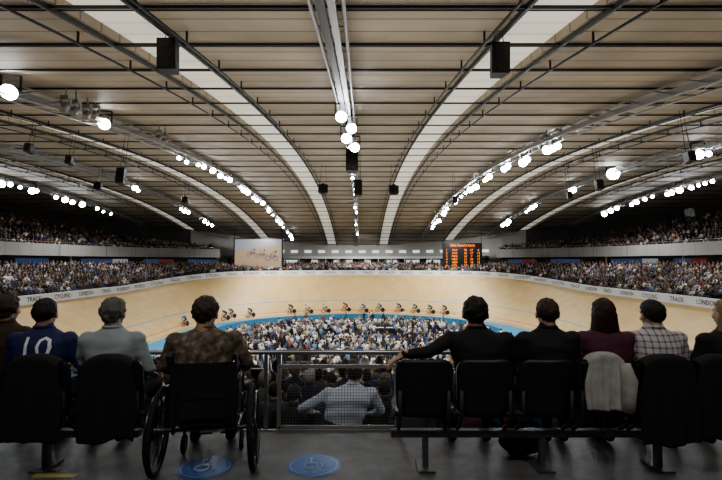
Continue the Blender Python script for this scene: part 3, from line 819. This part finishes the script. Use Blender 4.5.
# ------------------------------------------------------------ wheelchair
e=empty('wheelchair',(px2x(208,3.5),3.52,0),(0,0,WYAW))
def wheel(sx):
    mb=MB(); R=.305; cam=sx*.03
    def pt(r,t,off=0): 
        z=R+r*math.sin(t); return (sx*.325+off*sx-(z-R)*cam*1.6,r*math.cos(t),z)
    N=48
    mb.path([pt(R-.018,2*math.pi*k/N) for k in range(N)],.020,8,0,closed=True)
    mb.path([pt(R-.037,2*math.pi*k/N) for k in range(N)],.008,6,1,closed=True)
    mb.path([pt(R-.06,2*math.pi*k/N,.035) for k in range(N)],.008,6,1,closed=True)
    for k in range(6): t=2*math.pi*k/6; mb.tube(pt(R-.035,t),pt(R-.06,t,.035),.004,n=5,mi=1)
    for k in range(24): t=2*math.pi*k/24; mb.tube(pt(.025,t+.4,.015 if k%2 else -.015),pt(R-.035,t),.0018,n=4,mi=1)
    mb.tube(pt(0,0,-.03),pt(0,0,.03),.026,n=12,mi=1)
    mb.obj('rear_wheel',[M['rubber'],M['chrome']],e)
wheel(-1); wheel(1)
mb=MB()
for sx in(-1,1):
    mb.path([(sx*.215,-.20,.855),(sx*.215,-.135,.865),(sx*.215,-.11,.84),(sx*.215,-.10,.5),(sx*.215,-.06,.30),(sx*.215,.42,.28),(sx*.2,.50,.2),(sx*.19,.58,.10)],.012,8,0)
    mb.tube((sx*.215,-.24,.852),(sx*.215,-.13,.865),.019,n=10,mi=1)
    mb.path([(sx*.215,-.08,.46),(sx*.215,.40,.46),(sx*.215,.45,.40),(sx*.215,.42,.28)],.012,8,0)
    mb.path([(sx*.235,-.08,.66),(sx*.235,.02,.68),(sx*.235,.20,.68),(sx*.235,.22,.5)],.011,8,0)
    mb.box((sx*.228,.06,.55),(.008,.28,.20),1)
    mb.tube((sx*.18,.60,.09),(sx*.04,.62,.09),.01,n=6); mb.box((sx*.10,.62,.085),(.13,.15,.015),1)
    mb.path([(sx*.22,.36+.075*math.cos(t),.078+.063*math.sin(t)) for t in [2*math.pi*k/20 for k in range(20)]],.014,6,1,closed=True)
    mb.tube((sx*.22,.36,.078),(sx*.22,.36,.28),.010,n=6); mb.tube((sx*.205,.36,.078),(sx*.235,.36,.078),.03,n=10)
mb.tube((-.34,0,.305),(.34,0,.305),.015,n=8)
mb.tube((-.215,-.06,.32),(.215,.38,.28),.008,n=6); mb.tube((.215,-.06,.32),(-.215,.38,.28),.008,n=6)
mb.obj('frame',[M['chrome'],M['rubber']],e)
mb=MB(); nu,nv=14,14; vs=[]
for t in(0,.012):
    for j in range(nv+1):
        for i in range(nu+1):
            u=-1+2*i/nu; v=j/nv; vs.append((u*.225,-.128+.03*-(1-u*u)*.6-t,.38+.42*v))
N=(nu+1)*(nv+1); fs=[]
for j in range(nv):
    for i in range(nu):
        a=j*(nu+1)+i; fs.append((a,a+nu+1,a+nu+2,a+1)); fs.append((N+a,N+a+1,N+a+nu+2,N+a+nu+1))
mb.add(vs,fs,0,True); mb.box((0,.16,.44),(.42,.42,.04),0); 
mb.box((0,-.172,.53),(.30,.025,.20),0); mb.box((0,-.186,.60),(.30,.012,.07),0)
mb.obj('canvas_back_and_seat',[M['canvas']],e)
mb=MB(); mb.ell((0,0,.09),(.17,.12,.09),0,16,10,None,lambda v:Vector((v.x,v.y,max(v.z,.002)+noise.noise(v*9)*.02))); mb.path([(-.08,0,.16),(-.05,0,.24),(.05,0,.24),(.08,0,.16)],.01,6)
mb.obj('rucksack',[blackc],loc=(px2x(515,3.9),3.85,0))

# ------------------------------------------------------------ crowd
def base_person(standing=False):
    mb=MB(); ids=[]
    def part(i,fn):
        n0=len(mb.v); fn(); ids.extend([i]*(len(mb.v)-n0))
    n=8; zo=.40 if standing else 0
    part(0,lambda:mb.loft([(0,0,.42+zo,.16,.11),(0,-.01,.60+zo,.15,.11),(0,0,.86+zo,.20,.12),(0,0,.97+zo,.15,.09),(0,.0,1.02+zo,.06,.06)],n))
    part(1,lambda:mb.ell((0,.03,1.13+zo),(.085,.10,.12),0,8,6))
    part(2,lambda:mb.ell((0,-.005,1.16+zo),(.098,.105,.11),0,8,5))
    for sx in(-1,1):
        part(0,lambda:mb.path([(sx*.19,0,.95+zo),(sx*.25,.05,.74+zo),(sx*.17,.27,.66+zo)],[.06,.05,.04],5))
        part(1,lambda:mb.ell((sx*.15,.31,.66+zo),(.04,.05,.04),0,5,4))
        if standing: part(3,lambda:mb.path([(sx*.09,0,.92),(sx*.1,.02,.48),(sx*.11,0,.04)],[.095,.07,.055],5))
        else: part(3,lambda:mb.path([(sx*.1,.0,.50),(sx*.12,.42,.52),(sx*.12,.44,.08)],[.09,.075,.055],5))
    ls=[];tot=[]
    for f in mb.f: ls.extend(f); tot.append(len(f))
    return np.array(mb.v,float),np.array(ls),np.array(tot),np.array(ids)
PAL=np.array([(.012,.012,.015),(.02,.02,.03),(.03,.03,.04),(.015,.02,.05),(.05,.05,.055),(.13,.13,.14),(.35,.35,.36),(.6,.6,.6),(.74,.74,.74),(.05,.12,.28),(.02,.05,.18),(.26,.04,.04),(.35,.09,.06),(.25,.18,.12),(.12,.09,.06),(.08,.14,.09),(.4,.33,.12),(.2,.3,.45),(.28,.18,.24)])
W1=np.array([11,9,8,7,7,7,6,5,4,2.8,3.2,1.5,.6,4,5,.9,.5,2,.8],float); W1/=W1.sum()
W2=np.array([7,5,5,6,4,6,11,18,20,4,4,1.2,.5,2,2,.6,.5,8,.6],float); W2/=W2.sum()
CM=bpy.data.materials.new('crowd_clothing'); CM.use_nodes=True
vc=CM.node_tree.nodes.new('ShaderNodeVertexColor'); vc.layer_name='Col'
CM.node_tree.links.new(vc.outputs['Color'],CM.node_tree.nodes['Principled BSDF'].inputs['Base Color']); CM.node_tree.nodes['Principled BSDF'].inputs['Roughness'].default_value=.8
def crowd(name,pl,base,W,scale=1.,gain=1.):
    V,LS,TOT,ID=base; pl=np.array(pl,float); N=len(pl); nv=len(V)
    sc=scale*rng.uniform(.92,1.08,N)
    lean=rng.normal(0,.08,(N,2))
    v=np.repeat(V[None],N,0)*sc[:,None,None]
    h=v[:,:,2]-.45; v[:,:,0]+=h*lean[:,0:1]; v[:,:,1]+=h*lean[:,1:2]
    c,s=np.cos(pl[:,3])[:,None],np.sin(pl[:,3])[:,None]
    X=v[:,:,0]*c-v[:,:,1]*s+pl[:,0:1]; Y=v[:,:,0]*s+v[:,:,1]*c+pl[:,1:2]; Z=v[:,:,2]+pl[:,2:3]
    co=np.stack([X,Y,Z],2).reshape(-1)
    col=np.ones((N,nv,4)); 
    shirts=PAL[rng.choice(len(PAL),N,p=W)]; legs=PAL[rng.choice([0,1,2,3,4,10],N)]
    skin=np.array([(.45,.28,.2),(.5,.33,.24),(.25,.14,.09),(.42,.27,.18)])[rng.choice(4,N,p=[.35,.35,.1,.2])]
    hair=np.array([(.02,.013,.01),(.06,.035,.02),(.2,.13,.06),(.25,.24,.23),(.01,.01,.01),(.5,.5,.5)])[rng.choice(6,N,p=[.3,.27,.13,.1,.15,.05])]
    for k,a in enumerate((shirts,skin,hair,legs)):
        col[:,ID==k,:3]=a[:,None,:]*gain
    me=bpy.data.meshes.new(name)
    me.vertices.add(N*nv); me.vertices.foreach_set('co',co)
    ls=(LS[None]+np.arange(N)[:,None]*nv).reshape(-1).astype(np.int32); tot=np.tile(TOT,N)
    start=np.concatenate([[0],np.cumsum(tot)[:-1]]).astype(np.int32)
    me.loops.add(len(ls)); me.loops.foreach_set('vertex_index',ls)
    me.polygons.add(len(tot)); me.polygons.foreach_set('loop_start',start)
    me.polygons.foreach_set('use_smooth',np.ones(len(tot),bool))
    me.update(calc_edges=True)
    ca=me.color_attributes.new(name='Col',type='FLOAT_COLOR',domain='POINT'); ca.data.foreach_set('color',col.reshape(-1))
    me.materials.append(CM); return link(bpy.data.objects.new(name,me))
BS=base_person(); BST=base_person(True)
pl=[]
for k in range(NR):
    for s in ring_pts(1.2+10.8*k/NR,.62):
        if s[2]<-.93 and k>=9: continue
        ang=math.atan2(s[2],s[1])
        ai=(s[0]*.05+ang*4)%1.0
        if ai<.045 or random.random()<.06: continue
        d=row_d(k,s)+.32+random.uniform(-.05,.05); x,y,z=P(s,d,row_z(k,s)-.12)
        if abs(x)<8 and y<6.8: continue
        if (-25<x<-14 or 15<x<24) and 90.3<y<92.2: continue
        pl.append((x,y,z,math.atan2(s[1],-s[2])+random.gauss(0,.25)))
crowd('lower_stand_crowd',pl,BS,W1,gain=.9)
pl=[]
for k in range(NU):
    for s in ring_pts(12.2+11.5*k/NU,.64):
        if not(-.6<s[2]<.77): continue
        if random.random()<.07: continue
        ang=math.atan2(s[2],abs(s[1])); 
        if (s[0]*.06+ang*4)%1.0<.04: continue
        if s[2]>.45 and (k*tier_t(s))%1>.7: continue
        x,y,z=P(s,ud(k,s)+.35,uz(k,s)-.1)
        pl.append((x,y,z,math.atan2(s[1],-s[2])+random.gauss(0,.2)))
crowd('upper_tier_crowd',pl,BS,W1)
DESKS=((-9,60,4),(3,61,5),(11,57,4),(-11,50,3),(9,49,3),(0,54,6),(-5,44,4))
pl=[]
cl=[(random.uniform(-15,15),random.uniform(34,64)) for i in range(26)]
for i in range(1050):
    while True:
        if random.random()<.5:
            c=random.choice(cl); x=random.gauss(c[0],2.2); y=random.gauss(c[1],1.6)
        else: x=random.uniform(-19,19); y=random.uniform(30,67)
        cy=min(max(y,YN),51)
        if math.hypot(x-CX,y-cy)<16.6 and not any(abs(x-a)<w_/2+.4 and abs(y-b_)<.8 for a,b_,w_ in DESKS): break
    pl.append((x,y,ZI,random.uniform(0,6.28)))
for i in range(14): pl.append((random.uniform(-14,14),random.uniform(67,73),ZI,random.uniform(0,6.28)))
crowd('infield_crowd',pl,BST,W2,gain=1.1)
pl=[]
for i in range(60):
    s=random.choice(far); x,y,z=P(s,random.uniform(13.1,14.3),.5); pl.append((x,y,z,math.pi))
crowd('concourse_spectators',pl,BST,W1)
mb=MB()
for (x,y,w) in DESKS:
    mb.box((x,y,ZI+.75),(w,.8,.05),0)
    for sx in(-.45,.45):
        for sy in(-.3,.3): mb.box((x+w*sx,y+sy,ZI+.37),(.05,.05,.74),1)
    mb.box((x,y-.42,ZI+.45),(w,.03,.6),1)
    for j in range(int(w)): mb.box((x-w/2+.6+j,y,ZI+1.0),(.5,.06,.35),1)
mb.obj('track_centre_desks',[M['board'],M['dark']])

# ------------------------------------------------------------ lights
def spot(p,tgt,power,angle=150,col=(1,.98,.92),r=.5,blend=.8):
    l=bpy.data.lights.new('arena_flood_or_fill','SPOT'); l.energy=power; l.spot_size=math.radians(angle); l.spot_blend=blend; l.color=col; l.shadow_soft_size=r
    o=bpy.data.objects.new('arena_flood_or_fill_beam',l); link(o); o.location=p; o.rotation_euler=(Vector(tgt)-Vector(p)).to_track_quat('-Z','Y').to_euler()
for y in (24,42,60,80):
    for x in (-13.5,13):
        spot((x,y,RZ(y)-1.8),(x*.7,y+2,-8),8000)
for y in (45,66):
    for x in (-34,34): spot((x,y,RZ(y)-1.6),(x*1.05,y,0),3900)
spot((0,93,RZ(93)-1.3),(0,98,-1),3200); spot((-18,88,RZ(88)-1.3),(-20,93,-2),2600); spot((18,88,RZ(88)-1.3),(20,93,-2),2600)  # spots added to brighten the far stand and end wall
for x in (-3,0,3): spot((x,.2,RZ(0)-.4),(x*.9,3.6,.5),150,130,(1,.96,.9),.25)  # added fill over the platform, lifts the seated backs
for x in (-3,3): spot((x,6.8,RZ(7)-1.2),(x*.7,3.2,0),95,120)  # weak added fill spots for the foreground, not arena floodlights
def up(p,sx,sy,pw):
    l=bpy.data.lights.new('roof_fill','AREA'); l.shape='RECTANGLE'; l.size=sx; l.size_y=sy; l.energy=pw; l.color=(1,.96,.89)
    o=bpy.data.objects.new('roof_fill',l); link(o); o.location=p; o.rotation_euler=(math.pi,0,0)
up((0,46,-5),30,36,2900); up((0,12,-.9),16,6,420)  # added upward area fills to brighten the ceiling, no fixtures here
for x in (-3,0,3):
    mb=MB(); z=RZ(0)
    mb.tube((0,0,-.28),(0,0,-.02),.16,.10,16,0); mb.ell((0,0,-.27),(.13,.13,.03),1,16,6); mb.tube((0,0,-.04),(0,0,.0),.18,.18,16,0)
    mb.obj('fill_spot_housing',[M['black'],M['decalw']],loc=(x,0,z))  # unseen housings added to go with the platform fill spots
w=bpy.data.worlds.new('world'); scene.world=w; w.use_nodes=True; w.node_tree.nodes['Background'].inputs[0].default_value=(.5,.55,.6,1); w.node_tree.nodes['Background'].inputs[1].default_value=.03
try: scene.view_settings.look='AgX - Medium High Contrast'
except Exception as ex: print('look',ex)

cam=bpy.data.cameras.new('camera'); cam.sensor_width=36; cam.lens=24; co=bpy.data.objects.new('camera',cam); link(co)
co.location=(0,0,CZ); co.rotation_euler=(math.radians(90)+math.atan(22/F),0,0); cam.clip_end=400; scene.camera=co
